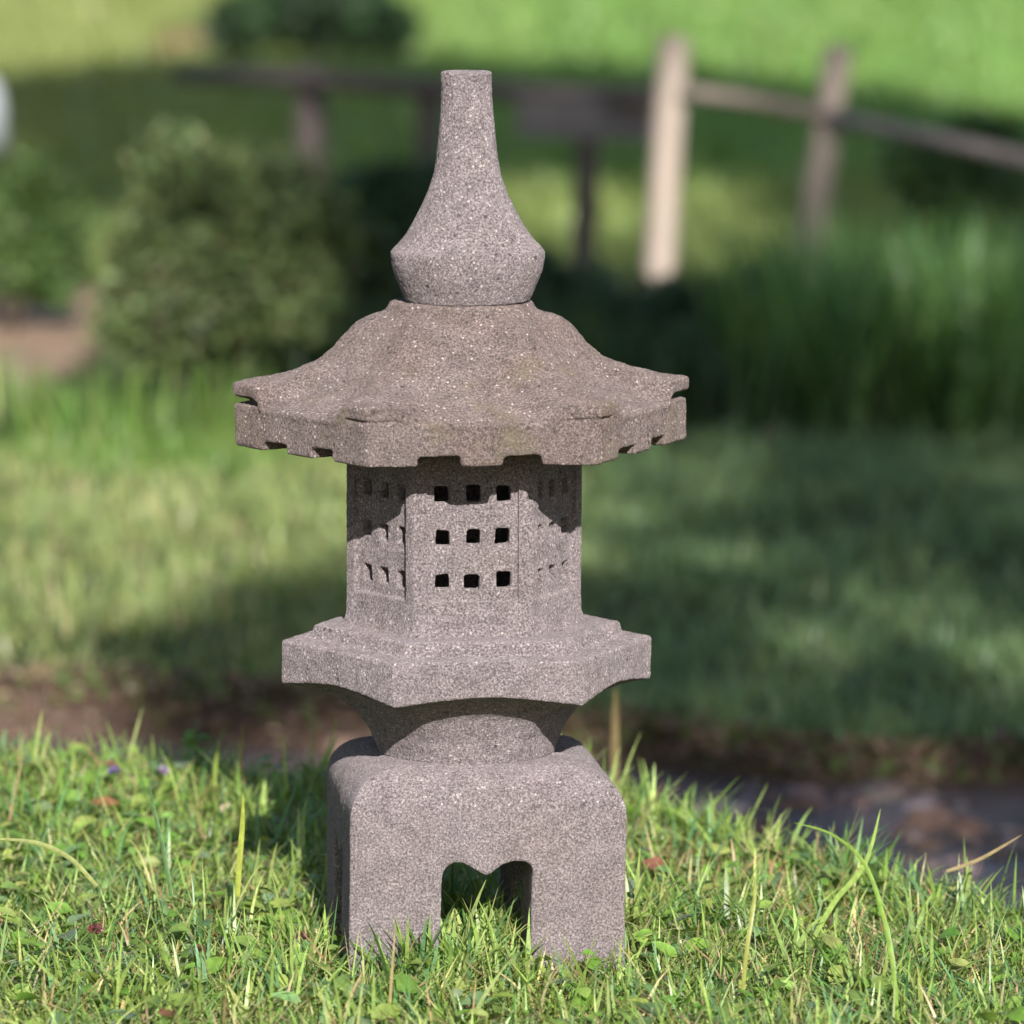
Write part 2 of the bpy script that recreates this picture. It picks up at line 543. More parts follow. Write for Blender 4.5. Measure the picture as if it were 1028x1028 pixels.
# --- platform: round foot flaring into a hexagonal plate with a smaller step on top
Rp = wid(187.5, 660); Rs = wid(155, 624)
zp_top, zp_bot, zs_top = zat(640), zat(684), zat(624.5)
rf = wid(88, 750); zf0 = zat(753.5)
rings = []
rings.append([pol(rf - 0.002, p, zf0 - 0.001) for p in PH])
COVE_T = [0, .12, .3, .5, .65, .78, .88, .95, 1.0]
COVE_Z = [0, .12, .34, .62, .77, .88, .945, .98, 1.0]
COVE_R = [0, .03, .10, .25, .41, .58, .74, .88, 1.0]
for t in np.linspace(0, 1, 34):
    ring = []
    for p in PH:
        he = hexr(p, Rp)
        f = abs((p + PI / 6) % (PI / 3) - PI / 6) / (PI / 6)
        zb = zp_bot + 0.0095 * (1 - f ** 1.7)              # plate underside arches up between the corners
        zfr = float(np.interp(t, COVE_T, COVE_Z)); rfr = float(np.interp(t, COVE_T, COVE_R))
        rr = rf + (he - rf) * rfr
        zz = zf0 + (zb - zf0) * zfr
        ring.append(pol(rr, p, zz))
    rings.append(ring)
rings.append([pol(hexr(p, Rp), p, zp_top - 0.002) for p in PH])
rings.append([pol(hexr(p, Rp - 0.003), p, zp_top) for p in PH])
rings.append([pol(hexr(p, Rs + 0.004), p, zp_top + 0.0015) for p in PH])
rings.append([pol(hexr(p, Rs), p, zs_top - 0.0015) for p in PH])
rings.append([pol(hexr(p, Rs - 0.003), p, zs_top) for p in PH])
rings.append([pol(hexr(p, 0.06), p, zs_top + 0.001) for p in PH])
o = link('platform', carve(loft(rings), [], 0.0017, 4), M_STONE, lantern)
o.location = (XC(466.3, 680), 0, 0.0); o.rotation_euler = (0, R(0.55), R(8.0))

# --- hexagonal light chamber with nine square holes in each recessed panel
Rc = wid(118.5, 560); ap = Rc * math.cos(PI / 6)
zc0, zc1 = zat(625.5) - 0.004, zat(442)
body = loft([[pol(hexr(p, Rc + e), p, z) for p in PH] for z, e in ((zc0, 0.009), (zc0 + 0.006, 0.004), (zc0 + 0.012, 0.0015), (zc0 + 0.02, 0.0), (zc1, 0.0))])
inner = loft([[pol(hexr(p, Rc - 0.026), p, z) for p in PH] for z in (zc0 + 0.02, zc1 - 0.006)])
holes, panels = [], []
zp0, zp1 = zat(604.5, -ap), zat(477, -ap)
for k in range(6):
    a = k * PI / 3
    nrm = Vector((math.sin(a), -math.cos(a), 0)); tan = Vector((math.cos(a), math.sin(a), 0))
    T = lambda u, v, w_, nrm=nrm, tan=tan: nrm * w_ + tan * u + Vector((0, 0, v))
    hw = 0.0455
    panels.append(prism([(-hw, zp0), (hw, zp0), (hw, zp1), (-hw, zp1)], ap - 0.0055, ap + 0.02, T))
    rs = random.Random(5 + k)
    for i in (-1, 0, 1):
        for j in (497.5, 540.5, 584.5):
            cu = wid(30.8, 540, -ap) * i + rs.uniform(-0.0012, 0.0012); cz = zat(j, -ap) + rs.uniform(-0.001, 0.001); q = 0.0073
            quad = [(cu + sx * q * rs.uniform(0.88, 1.12), cz + sz * q * 1.08 * rs.uniform(0.9, 1.15)) for sx, sz in ((-1, -1), (1, -1), (1, 1), (-1, 1))]
            holes.append(prism(quad, ap - 0.036, ap + 0.01, T))
o = link('light_chamber', carve(body, [inner, merge(panels), merge(holes)], 0.0013, 3, (0.05, 0.0012), (0.007, 0.0008), (0.0025, 0.0009)), M_STONE, lantern)
o.location = (XC(464.7, 560), 0, 0); o.rotation_euler = (0, R(0.2), R(5.2))

# --- roof: swept hexagonal hood with rounded hip ridges, lifted corner lips and a notched fascia
Rr = wid(230.5, 415)
ft, fbz = zat(401.5), zat(443.5)
ZR = [(0.0, 302), (0.03, 310.5), (0.06, 312.5), (0.13, 315), (0.185, 318.5), (0.235, 324), (0.285, 332), (0.36, 346), (0.455, 359), (0.64, 370), (0.82, 376.5), (1.0, 381)]
ZF = [(0.0, 302), (0.035, 311), (0.10, 319), (0.2, 328), (0.4, 356), (0.6, 378), (0.8, 391), (0.94, 399), (1.0, 404.5)]


def interp(tab, t):
    return zat(float(np.interp(t, [a for a, b in tab], [b for a, b in tab])))


rc0 = wid(71.5, 305)
top_rows, TT = [], list(np.linspace(0, 1, 60))
for t in TT:
    ring = []
    for p in PH:
        he = hexr(p, Rr)
        r = rc0 + (he - rc0) * t
        f = (p + PI / 6) % (PI / 3) - PI / 6
        cdist = r * math.sin(PI / 6 - abs(f))             # distance from the hip line
        wr = 0.024 + 0.014 * t
        wgt = 1 - smooth1((0.45 + 0.4 * t) * wr, (1.4 - 0.1 * t) * wr, cdist)
        cor = int((p % (2 * PI)) // (PI / 3))
        zr = interp(ZR, t)
        if cor in (0, 5): zr -= 0.0055 * t ** 3                     # the two front lips hang lower
        z = interp(ZF, t) * (1 - wgt) + zr * wgt
        z -= 0.002 * math.sin(PI * t) * (1 - (abs(f) / (PI / 6)) ** 2)
        ring.append(pol(r, p, z))
    top_rows.append(ring)
bot_edge = [pol(hexr(p, Rr), p, max(v.z - 0.0125, ft - 0.006)) for p, v in zip(PH, top_rows[-1])]
bot_in = [pol(hexr(p, Rr) * 0.90, p, max(min(v.z - 0.014, ft + 0.002), ft - 0.006)) for p, v in zip(PH, top_rows[-1])]
bot_in2 = [pol(hexr(p, Rr) * 0.885, p, ft - 0.008) for p in PH]
bot_c = [pol(0.03, p, ft - 0.008) for p in PH]
hood = loft([bot_c, bot_in2, bot_in, bot_edge] + top_rows[::-1] + [[pol(0.03, p, zat(301)) for p in PH]])
fascia = loft([[pol(hexr(p, Rr - 0.003), p, z - 0.001) for p in PH] if z == fbz else [pol(hexr(p, Rr - 0.0015), p, z) for p in PH]
               for z in (fbz, fbz + 0.003, (ft + fbz) / 2, ft)])
# the two closed solids are fused when the stone is re-meshed
apr = Rr * math.cos(PI / 6)
notch = []
for k in range(6):
    a = k * PI / 3
    nrm = Vector((math.sin(a), -math.cos(a), 0)); tan = Vector((math.cos(a), math.sin(a), 0))
    T = lambda u, v, w_, nrm=nrm, tan=tan: nrm * w_ + tan * u + Vector((0, 0, v))
    rs = random.Random(50 + k)
    for u0, u1 in ((-0.064, -0.022), (0.020, 0.056)):
        d = 0.0095 + rs.uniform(-0.001, 0.0015)
        notch.append(prism([(u0 + rs.uniform(-.002, .002), fbz - 0.02), (u1 + rs.uniform(-.002, .002), fbz - 0.02), (u1, fbz + d), (u0, fbz + d - 0.001)], apr - 0.058, apr + 0.02, T))
fo = carve(fascia, [merge(notch)], 0.0016, 2, (0.05, 0.0005), (0.007, 0.0003), (0.003, 0.0002))
bmf = bmesh.new(); bmf.from_mesh(fo); bpy.data.meshes.remove(fo)
o = link('roof', carve(merge([hood, bmf]), [], 0.0016, 6, (0.04, 0.0024), (0.008, 0.0013), (0.0028, 0.0011)), M_ROOF, lantern)
o.location = (XC(463.2, 410), 0, 0); o.rotation_euler = (0, 0, R(6.7))

# --- finial
FP = [(71.5, 24.0), (73.0, 25.4), (95, 25.8), (116, 27.0), (142, 29.4), (160, 31.2), (176, 34.2), (192, 40), (208, 47.2), (221, 54), (234, 61.5), (243, 69),
      (249, 75), (252, 77.2), (256, 77.6), (265, 76.4), (273, 74.3), (281, 71.2), (289, 67.8), (296, 64.8), (301.5, 62)]
rings = [[pol(wid(r, y), p, zat(y)) for p in PH] for y, r in FP]
o = link('finial', carve(loft(rings), [], 0.0013, 3, (0.05, 0.0012), (0.007, 0.0008), (0.0026, 0.0010)), M_STONE, lantern)
o.location = (XC(473.3, 200), 0, 0); o.rotation_euler = (0, R(-0.35), R(20))
o.location.z = 0.0

# ------------------------------------------------------------------ foreground grass
BASE_ROT, BX = R(6.6), XC(474.5, 850)


def in_base(x, y, m=0.0):
    u = (x - BX) * math.cos(BASE_ROT) + y * math.sin(BASE_ROT)
    v = -(x - BX) * math.sin(BASE_ROT) + y * math.cos(BASE_ROT)
    solid = (np.abs(u) < hb + m) & (np.abs(v) < hb + m)
    tunnel = (np.abs(u) < 0.044 - m) | (np.abs(v) < 0.044 - m)
    return solid & ~tunnel, u, v


GREENS = [(0.21, 0.35, 0.07), (0.28, 0.42, 0.10), (0.35, 0.48, 0.14), (0.13, 0.28, 0.08), (0.18, 0.34, 0.15), (0.42, 0.50, 0.18), (0.56, 0.48, 0.25), (0.38, 0.27, 0.14)]
GW = [3.5, 5, 5, 2, 3, 3.5, 1.8, 0.6]


def scatter(n, x0, x1, y0, y1):
    return RNG.uniform(x0, x1, n), RNG.uniform(y0, y1, n)


def near_mask(x, y):
    return y < crest(x) + 0.03 * np.sin(9 * x) + 0.09


parts = []
# short mown sward
x, y = scatter(100000, -0.78, 0.80, -0.62, 1.15)
bad, u, v = in_base(x, y, 0.003)
k = near_mask(x, y) & ~bad
dens = 0.62 + 0.5 * wob(x, y, 5.0)
bare = np.exp(-((x - 0.27) / 0.10) ** 2 - ((y - 0.42) / 0.16) ** 2)      # worn strawy spot by the right of the stone
k &= RNG.uniform(0, 1, len(x)) < np.clip(dens + 0.35, 0.45, 1) * (1 - 0.45 * bare)
x, y, u, v, bare = x[k], y[k], u[k], v[k], bare[k]
n = len(x)
L = RNG.gamma(7, 0.0062, n).clip(0.016, 0.095) * (1 + 0.25 * wob(x, y, 7.0))
front = (np.abs(u) < hb + 0.02) & (v < -hb) & (v > -hb - 0.055)
L[front] *= 0.62
tint = pick(GREENS, GW, n)
straw = RNG.uniform(0, 1, n) < 0.30 * bare + 0.03
tint[straw] = pick([(0.46, 0.36, 0.19), (0.40, 0.27, 0.14)], [1, 1], int(straw.sum()))
patch = sstep(-0.3, 0.6, wob(x + 2, y, 3.3))[:, None]
tint *= (1 - 0.25 * patch) + 0.25 * patch * np.array([1.35, 1.15, 1.0])
parts.append(blades(np.stack([x, y, height(x, y) - 0.004], 1), L, RNG.uniform(0.0016, 0.0044, n), RNG.uniform(0, 2 * PI, n),
                    RNG.uniform(0.15, 1.35, n), RNG.uniform(0.0, 1.5, n), tint))
# longer tufts, gathered in bunches
nt_ = 270
tx, ty = scatter(nt_, -0.75, 0.76, -0.6, 1.1)
edge = RNG.uniform(0, 1, 110); ex = RNG.uniform(0.05, 0.72, 110)
tx = np.concatenate([tx, ex, RNG.normal(-0.20, 0.07, 22), RNG.normal(-0.01, 0.04, 36), BX + RNG.uniform(-0.04, 0.04, 60)])
ty = np.concatenate([ty, crest(ex) - 0.02 - 0.16 * edge ** 2, RNG.normal(-0.20, 0.08, 22), RNG.normal(-0.175, 0.02, 36), RNG.uniform(-0.06, 0.16, 60)])
m = RNG.integers(5, 15, len(tx))
x = np.repeat(tx, m) + RNG.normal(0, 0.012, m.sum()); y = np.repeat(ty, m) + RNG.normal(0, 0.012, m.sum())
tl = np.repeat(RNG.uniform(0.045, 0.098, len(tx)), m)
tc_ = np.repeat(pick(GREENS[:6], GW[:6], len(tx), 0.1), m, axis=0)
bad, u, v = in_base(x, y, 0.004)
inn = (np.abs(u) < hb) & (np.abs(v) < hb)
k = near_mask(x, y) & ~bad
x, y, tl, tc_, inn = x[k], y[k], tl[k], tc_[k], inn[k]
n = len(x)
tl = np.where(inn, tl * 0.85, tl)
parts.append(blades(np.stack([x, y, height(x, y) - 0.004], 1), tl * RNG.uniform(0.6, 1.2, n), RNG.uniform(0.0026, 0.0066, n), RNG.uniform(0, 2 * PI, n),
                    RNG.uniform(0.05, 0.95, n), RNG.uniform(0.0, 1.4, n), tc_ * np.exp(RNG.normal(0, 0.12, (n, 1))), K=6))
# fallen dry blades
x, y = scatter(5200, -0.76, 0.78, -0.6, 1.05)
bad, u, v = in_base(x, y, 0.01)
k = near_mask(x, y) & ~bad
x, y = x[k], y[k]; n = len(x)
parts.append(blades(np.stack([x, y, height(x, y) + RNG.uniform(0.004, 0.03, n)], 1), RNG.uniform(0.02, 0.07, n), RNG.uniform(0.0012, 0.003, n), RNG.uniform(0, 2 * PI, n),
                    RNG.uniform(1.2, 1.6, n), RNG.uniform(-0.2, 0.5, n), pick([(0.62, 0.52, 0.32), (0.46, 0.33, 0.19), (0.28, 0.15, 0.09), (0.43, 0.44, 0.17)], [4, 3, 2, 3], n)))
V, Q, C = join_np(parts)
o = link('lawn_grass', np_mesh('lawn_grass', V, Q, C), M_BLADE)
tag(o, 'mown green grass with long stray blades around the foot of the lantern', 'grass', kind='stuff')

# low broad-leaved weeds among the grass
x, y = scatter(8500, -0.76, 0.78, -0.6, 1.08)
bad, u, v = in_base(x, y, 0.015)
k = near_mask(x, y) & ~bad & (RNG.uniform(0, 1, len(x)) < np.clip(0.45 + 0.6 * wob(x - 1, y + 2, 4.0) + 0.35 * sstep(0.0, -0.5, x), 0.05, 1))
x, y = x[k], y[k]; n = len(x)
az = RNG.uniform(0, 2 * PI, n); el = RNG.uniform(-0.1, 0.75, n)
d = np.stack([np.cos(az) * np.cos(el), np.sin(az) * np.cos(el), np.sin(el)], 1)
nr = np.array([0, 0, 1.0]) + RNG.normal(0, 0.35, (n, 3))
Ls = RNG.gamma(5, 0.0042, n).clip(0.007, 0.030)
pw = leaves(np.stack([x, y, height(x, y) + RNG.uniform(0.004, 0.034, n)], 1), d, nr, Ls, Ls * RNG.uniform(0.35, 0.85, n),
            pick([(0.16, 0.30, 0.05), (0.22, 0.35, 0.08), (0.15, 0.25, 0.10), (0.33, 0.40, 0.11), (0.30, 0.14, 0.09), (0.20, 0.28, 0.16)], [4, 4, 2, 2, 0.12, 0.7], n), K=5, fold=0.3, droop=0.3)
V, Q, C = join_np([pw])
o = link('ground_cover', np_mesh('ground_cover', V, Q, C), M_LEAF)
tag(o, 'low broad leaved weeds and clover growing through the near grass', 'ground cover', kind='stuff')

# ------------------------------------------------------------------ far lawn and tall grass
parts = []
x, y = scatter(66000, -1.55, 1.65, 3.2, 7.5)
k = ((y < 7.05) | (x > -0.3)) & ~((x < -1.08) & (y > 6.8)) & ~((x < -1.1) & (y > 7.5)) & (y > far_bank(x) + 0.02 * sstep(0.1, -0.2, x) + 0.05 * wob(x, y, 5) * sstep(0.3, -0.2, x))
dd = 0.62 + 0.55 * wob(x + 5, y, 1.9)
k &= RNG.uniform(0, 1, len(x)) < np.clip(dd + sstep(0.5, 0.0, y - far_bank(x)) * sstep(0, 0.3, x), 0.3, 1)
x, y = x[k], y[k]; n = len(x)
t2 = pick([(0.32, 0.43, 0.13), (0.42, 0.50, 0.19), (0.48, 0.52, 0.23), (0.24, 0.36, 0.14), (0.60, 0.50, 0.30)], [4, 4, 3, 2, 1.2], n)
shade_cool = sstep(-0.05, 0.35, x)[:, None]  # bluish cast of the shade put into the right lawn's blade colour
t2 = t2 * (1 - 0.7 * shade_cool) + 0.7 * shade_cool * pick([(0.18, 0.33, 0.16), (0.23, 0.39, 0.19), (0.15, 0.27, 0.13)], [3, 3, 2], n)
brown = np.clip(0.5 * wob(x, y * 0.7, 2.6), 0, 1)[:, None] * (1 - 0.7 * shade_cool)
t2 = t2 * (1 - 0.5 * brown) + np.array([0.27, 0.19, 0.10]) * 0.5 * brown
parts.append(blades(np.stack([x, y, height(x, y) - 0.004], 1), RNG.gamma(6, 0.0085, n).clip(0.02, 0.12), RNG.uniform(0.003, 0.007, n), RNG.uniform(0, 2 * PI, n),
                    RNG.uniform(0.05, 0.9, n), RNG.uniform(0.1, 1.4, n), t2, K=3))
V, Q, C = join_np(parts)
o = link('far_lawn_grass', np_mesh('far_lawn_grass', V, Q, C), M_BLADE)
tag(o, 'soft lawn across the stream lit on the left and shaded on the right', 'grass', kind='stuff')

parts = []


def tall(n, x0, x1, y0, y1, l0, l1, pal, wts, clump=26, w=(0.006, 0.014)):
    cx, cy = RNG.uniform(x0, x1, clump), RNG.uniform(y0, y1, clump)
    i = RNG.integers(0, clump, n)
    x = cx[i] + RNG.normal(0, 0.08, n); y = cy[i] + RNG.normal(0, 0.08, n)
    parts.append(blades(np.stack([x, y, height(x, y) - 0.01], 1), RNG.uniform(l0, l1, n), RNG.uniform(*w, n), RNG.uniform(0, 2 * PI, n),
                        RNG.uniform(0.0, 0.35, n), RNG.uniform(0.1, 0.9, n), pick(pal, wts, n), K=5))


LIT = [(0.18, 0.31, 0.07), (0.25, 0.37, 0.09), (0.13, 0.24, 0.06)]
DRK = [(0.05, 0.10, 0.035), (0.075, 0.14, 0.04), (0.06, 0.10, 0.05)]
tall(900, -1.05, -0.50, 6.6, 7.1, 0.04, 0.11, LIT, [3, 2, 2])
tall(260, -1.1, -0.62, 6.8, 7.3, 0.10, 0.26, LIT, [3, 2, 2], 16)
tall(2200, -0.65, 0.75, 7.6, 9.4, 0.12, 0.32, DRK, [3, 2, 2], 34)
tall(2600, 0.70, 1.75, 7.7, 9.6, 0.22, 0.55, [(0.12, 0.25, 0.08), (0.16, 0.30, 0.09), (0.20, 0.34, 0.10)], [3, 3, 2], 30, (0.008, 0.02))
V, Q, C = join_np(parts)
o = link('tall_grass', np_mesh('tall_grass', V, Q, C), M_BLADE)
tag(o, 'rank tall grass and reeds along the fence behind the lawn', 'tall grass', kind='stuff')

# meadow beyond the fence
n = 60000
y = 12.3 + 24.0 * RNG.uniform(0, 1, n) ** 1.15
x = RNG.uniform(-1, 1, n) * (0.11 * (y + 6) + 0.5)
keep = (np.abs(x + 1.62) > 0.28) | (y < 25.3) | (y > 28.0)
x, y = x[keep], y[keep]; n = len(x)
mt = pick([(0.20, 0.39, 0.10), (0.25, 0.43, 0.11), (0.32, 0.44, 0.14)], [3, 3, 1.5], n)
lw = np.maximum(sstep(0.6, -2.4, x), 0.8 * sstep(17.5, 15.5, y))[:, None]
mt = mt * (1 - 0.6 * lw) + np.array([0.42, 0.40, 0.15]) * 0.6 * lw
V, Q, C = blades(np.stack([x, y, height(x, y) - 0.01], 1), RNG.uniform(0.06, 0.16, n), RNG.uniform(0.012, 0.03, n), RNG.uniform(0, 2 * PI, n),
                 RNG.uniform(0.1, 0.9, n), RNG.uniform(0.1, 1.0, n), mt, K=2)
V, Q, C = join_np([(V, Q, C)])
o = link('meadow_grass', np_mesh('meadow_grass', V, Q, C), M_BLADE)
tag(o, 'bright open meadow beyond the wooden fence', 'grass', kind='stuff')

# ------------------------------------------------------------------ litter on the bare bank
n = 5000
x = RNG.uniform(-1.3, 1.4, n); y = far_bank(x) + RNG.uniform(-0.12, 1, n) ** 1 * np.where(x > 0.05, 0.04, 0.12)
az = RNG.uniform(0, 2 * PI, n)
dv = np.stack([np.cos(az), np.sin(az), RNG.uniform(-0.3, 0.9, n)], 1)
Ls = RNG.uniform(0.008, 0.03, n)
pw = leaves(np.stack([x, y, height(x, y) + RNG.uniform(0.0, 0.02, n)], 1), dv, unit(n) + np.array([0, -0.3, 0.8]), Ls, Ls * RNG.uniform(0.2, 0.7, n),
            pick([(0.25, 0.165, 0.125), (0.32, 0.24, 0.175), (0.16, 0.11, 0.085), (0.40, 0.30, 0.19), (0.18, 0.25, 0.08)], [4, 3, 3, 1.5, 3], n), K=3)
V, Q, C = join_np([pw])
o = link('bank_litter', np_mesh('bank_litter', V, Q, C), M_LEAF)
tag(o, 'brown dead leaves and roots along the bare stream bank', 'litter', kind='stuff')

# ------------------------------------------------------------------ shrubs
def shrub(name, px0, px1, py0, py1, Y, label, pal, wts, n=2600, leaf=0.05, clumps=16, group='shrubs along the fence', round_=0.8, cat='shrub'):
    xa, xb = at(px0, 300, Y).x, at(px1, 300, Y).x
    cx, wv = (xa + xb) / 2, (xb - xa) / 2
    top = zat(py0, Y); g0 = h1(cx, Y)
    hh = top - g0
    root = empty(name, (cx, Y, g0))
    tag(root, label, cat, group)
    cc = unit(clumps) * RNG.uniform(0.35, 0.95, (clumps, 1))
    cc = cc * np.array([wv * 0.85, wv * 0.75, hh * 0.40]) + np.array([0, 0, hh * 0.56])
    cr = RNG.uniform(0.22, 0.42, clumps) * min(wv, hh) * round_
    ct = np.exp(RNG.normal(0, 0.18, (clumps, 1)))
    i = RNG.integers(0, clumps, n)
    pos = cc[i] + unit(n) * (cr[i] * RNG.uniform(0.2, 1.05, n) ** 0.6)[:, None]
    pos[:, 2] = np.maximum(pos[:, 2], 0.02)
    dv = unit(n) + np.array([0, 0, 0.2]); nv = unit(n) + np.array([0, -0.2, 0.9])
    Ls = leaf * RNG.uniform(0.6, 1.4, n)
    V, Q, C = leaves(pos, dv, nv, Ls, Ls * RNG.uniform(0.35, 0.6, n), pick(pal, wts, n) * ct[i], K=3)
    link('foliage', np_mesh('foliage', V, Q, C), M_LEAF, root)
    ps = []
    for j in range(5):
        e = cc[RNG.integers(0, clumps)]
        b = np.array([RNG.normal(0, 0.04), RNG.normal(0, 0.04), -0.03])
        md = b * 0.5 + e * 0.5 + np.array([0, 0, 0.05 * hh])
        V, Q = tube([b, md, e], [0.012, 0.009, 0.004], 6)
        ps.append((V, Q, np.zeros_like(V) + 0.1))
    V, Q, C = join_np(ps)
    link('stem', np_mesh('stem', V, Q), M_BARK, root)
    return root


OLIVE = [(0.155, 0.215, 0.085), (0.205, 0.265, 0.11), (0.09, 0.13, 0.05), (0.20, 0.18, 0.11)]
DARK = [(0.05, 0.105, 0.055), (0.07, 0.14, 0.065), (0.04, 0.08, 0.05)]
MIDG = [(0.12, 0.22, 0.05), (0.17, 0.27, 0.07), (0.08, 0.15, 0.045)]
shrub('shrub', 70, 365, 132, 448, 7.9, 'olive green rounded shrub standing behind the sunny left part of the lawn', OLIVE, [3, 3, 2, 0.6], 15000, 0.034, 34, round_=0.95)
shrub('shrub', -110, 120, 150, 300, 10.9, 'bright green shrub at the left edge behind the patch of bare earth', [(0.10, 0.18, 0.05), (0.14, 0.22, 0.07), (0.07, 0.12, 0.04)], [3, 3, 2], 7000, 0.035)
shrub('shrub', 235, 420, 225, 440, 9.4, 'dark shrub left of the lantern roof, touching the olive shrub', [(0.10, 0.15, 0.06), (0.14, 0.20, 0.08), (0.07, 0.11, 0.05)], [3, 2, 2], 2600, 0.05)
shrub('shrub', 370, 620, 255, 440, 9.9, 'dark shrub directly behind the lantern roof', DARK, [3, 2, 2], 2800, 0.05)
shrub('shrub', 585, 800, 268, 430, 9.1, 'low dark shrub at the foot of the pale fence posts', DARK, [3, 2, 2], 2400, 0.05)
shrub('shrub', 850, 1080, 200, 420, 9.9, 'leafy green shrub at the right edge among the reeds', [(0.05, 0.10, 0.03), (0.08, 0.14, 0.04), (0.04, 0.07, 0.03)], [3, 2, 2], 2600, 0.055)
shrub('shrub', 325, 500, 128, 330, 12.0, 'tall dark shrub behind the lantern finial, against the dark rail', DARK, [3, 2, 2], 4200, 0.045, 20)
shrub('shrub', 850, 1090, 118, 320, 11.2, 'tall mid green shrub behind the rail at the right edge', [(0.06, 0.12, 0.05), (0.09, 0.17, 0.06), (0.13, 0.22, 0.07)], [3, 3, 2], 5200, 0.045, 24)
shrub('shrub', 700, 850, 275, 425, 8.6, 'small fresh green shrub at the foot of the leaning right post', [(0.09, 0.17, 0.06), (0.13, 0.22, 0.07), (0.06, 0.12, 0.05)], [3, 2, 2], 2600, 0.04, 16)
shrub('shrub', 185, 440, -2, 70, 25.0, 'dark far bush in the meadow near the top of the picture', [(0.035, 0.07, 0.03), (0.05, 0.10, 0.04), (0.03, 0.05, 0.03)], [3, 2, 2], 6000, 0.10, 22, round_=1.15)

# ------------------------------------------------------------------ fence
fence = empty('rail_fence', (at(665, 330, 10.5).x, 10.5, -0.5))
tag(fence, 'weathered wooden post and rail fence with pale leaning posts behind the lawn', 'fence')
fl = fence.location


def fpart(name, pts, radii, mat, sides=10, bumpy=0.05):
    V, Q = tube([Vector(p) - fl for p in pts], radii, sides, bumpy)
    o = link(name, np_mesh(name, V, Q), mat, fence); return o


def post(xt, yt, xb, yb, Y, rpx, mat):
    a = at(xb, yb, Y); t = at(xt, yt, Y)
    d = (t - a).normalized(); gz = h1(a.x, Y) - 0.1
    b = a - d * ((a.z - gz) / d.z)
    r = wid(rpx, 200, Y)
    fpart('post', [b, b.lerp(t, 0.33), b.lerp(t, 0.66), b.lerp(t, 0.985), t], [r * 1.08, r * 1.03, r, r * 0.97, r * 0.85], mat, 12, 0.04)


post(677, 36, 661, 288, 10.5, 16.0, M_WOOD)
post(842, 46, 806, 295, 10.3, 15.0, M_WOOD)
post(592, 95, 586, 250, 12.0, 12.5, M_WOOD_D)
post(431, 82, 428, 230, 12.6, 12.5, M_WOOD_D)
post(312, 66, 312, 240, 13.2, 15.0, M_WOOD_D)
fpart('rail', [at(684, 92, 10.44), at(755, 101, 10.40), at(838, 116, 10.24)], [wid(7.5, 100, 10.5)] * 3, M_WOOD_R)
fpart('rail', [at(838, 118, 10.20), at(930, 137, 9.95), at(1120, 180, 9.5)], [wid(8, 100, 10.3)] * 3, M_WOOD_G)  # shade on this stretch of rail put into its greyer wood
fpart('rail', [at(672, 98, 10.6), at(592, 97, 11.9), at(431, 88, 12.5), at(312, 80, 13.1), at(180, 74, 13.8)], [wid(10.5, 90, 12)] * 5, M_WOOD_D)
p0, p1 = at(522, 118, 12.15), at(655, 122, 11.3)
bm = bmesh.new()
d = (p1 - p0).normalized(); upv = Vector((0, 0, 1)); nv = d.cross(upv).normalized()
hh_, tk = wid(19, 110, 12), 0.014
vs = [bm.verts.new(p0 + d * (i * (p1 - p0).length) + upv * (j * hh_) + nv * (k2 * tk) - fl) for i in (0, 1) for j in (-1, 1) for k2 in (-1, 1)]
for f in ((0, 1, 3, 2), (4, 6, 7, 5), (0, 4, 5, 1), (2, 3, 7, 6), (0, 2, 6, 4), (1, 5, 7, 3)): bm.faces.new([vs[i] for i in f])
bmesh.ops.recalc_face_normals(bm, faces=bm.faces)
bmesh.ops.bevel(bm, geom=list(bm.edges), offset=0.004, segments=2, affect='EDGES')
me = bpy.data.meshes.new('board'); bm.to_mesh(me); link('board', me, M_WOOD_G, fence)

# unidentified white object at left edge, built as a tank on a stand
bx = at(-29, 100, 17.5).x; bz = h1(bx, 17.5)
zt_, zb_ = zat(74, 17.5), zat(150, 17.5)
tank_root = empty('storage_tank', (bx, 17.5, bz))
tag(tank_root, 'unidentified white rounded object built as a tank on a dark stand at the far left edge behind the shrubs', 'tank')
prof = [(0.02, zt_ - bz), (0.06, zt_ - bz - 0.004), (0.095, zt_ - bz - 0.03), (0.115, zt_ - bz - 0.08), (0.125, zt_ - bz - 0.16), (0.125, zb_ - bz + 0.03), (0.118, zb_ - bz)]
bmb = loft([[Vector((r * 1.05 * math.cos(a), r * math.sin(a), z)) for a in np.linspace(0, 2 * PI, 32, endpoint=False)] for r, z in prof])
me = bpy.data.meshes.new('tank_body'); bmb.to_mesh(me); me.polygons.foreach_set('use_smooth', np.ones(len(me.polygons), bool)); link('tank_body', me, M_WHITE, tank_root)
bmb = loft([[Vector((r * math.cos(a), r * math.sin(a), z)) for a in np.linspace(0, 2 * PI, 24, endpoint=False)] for r, z in ((0.12, -0.02), (0.12, (zb_ - bz) * 0.9), (0.10, zb_ - bz - 0.001))])
me = bpy.data.meshes.new('stand'); bmb.to_mesh(me); link('stand', me, M_DARK, tank_root)

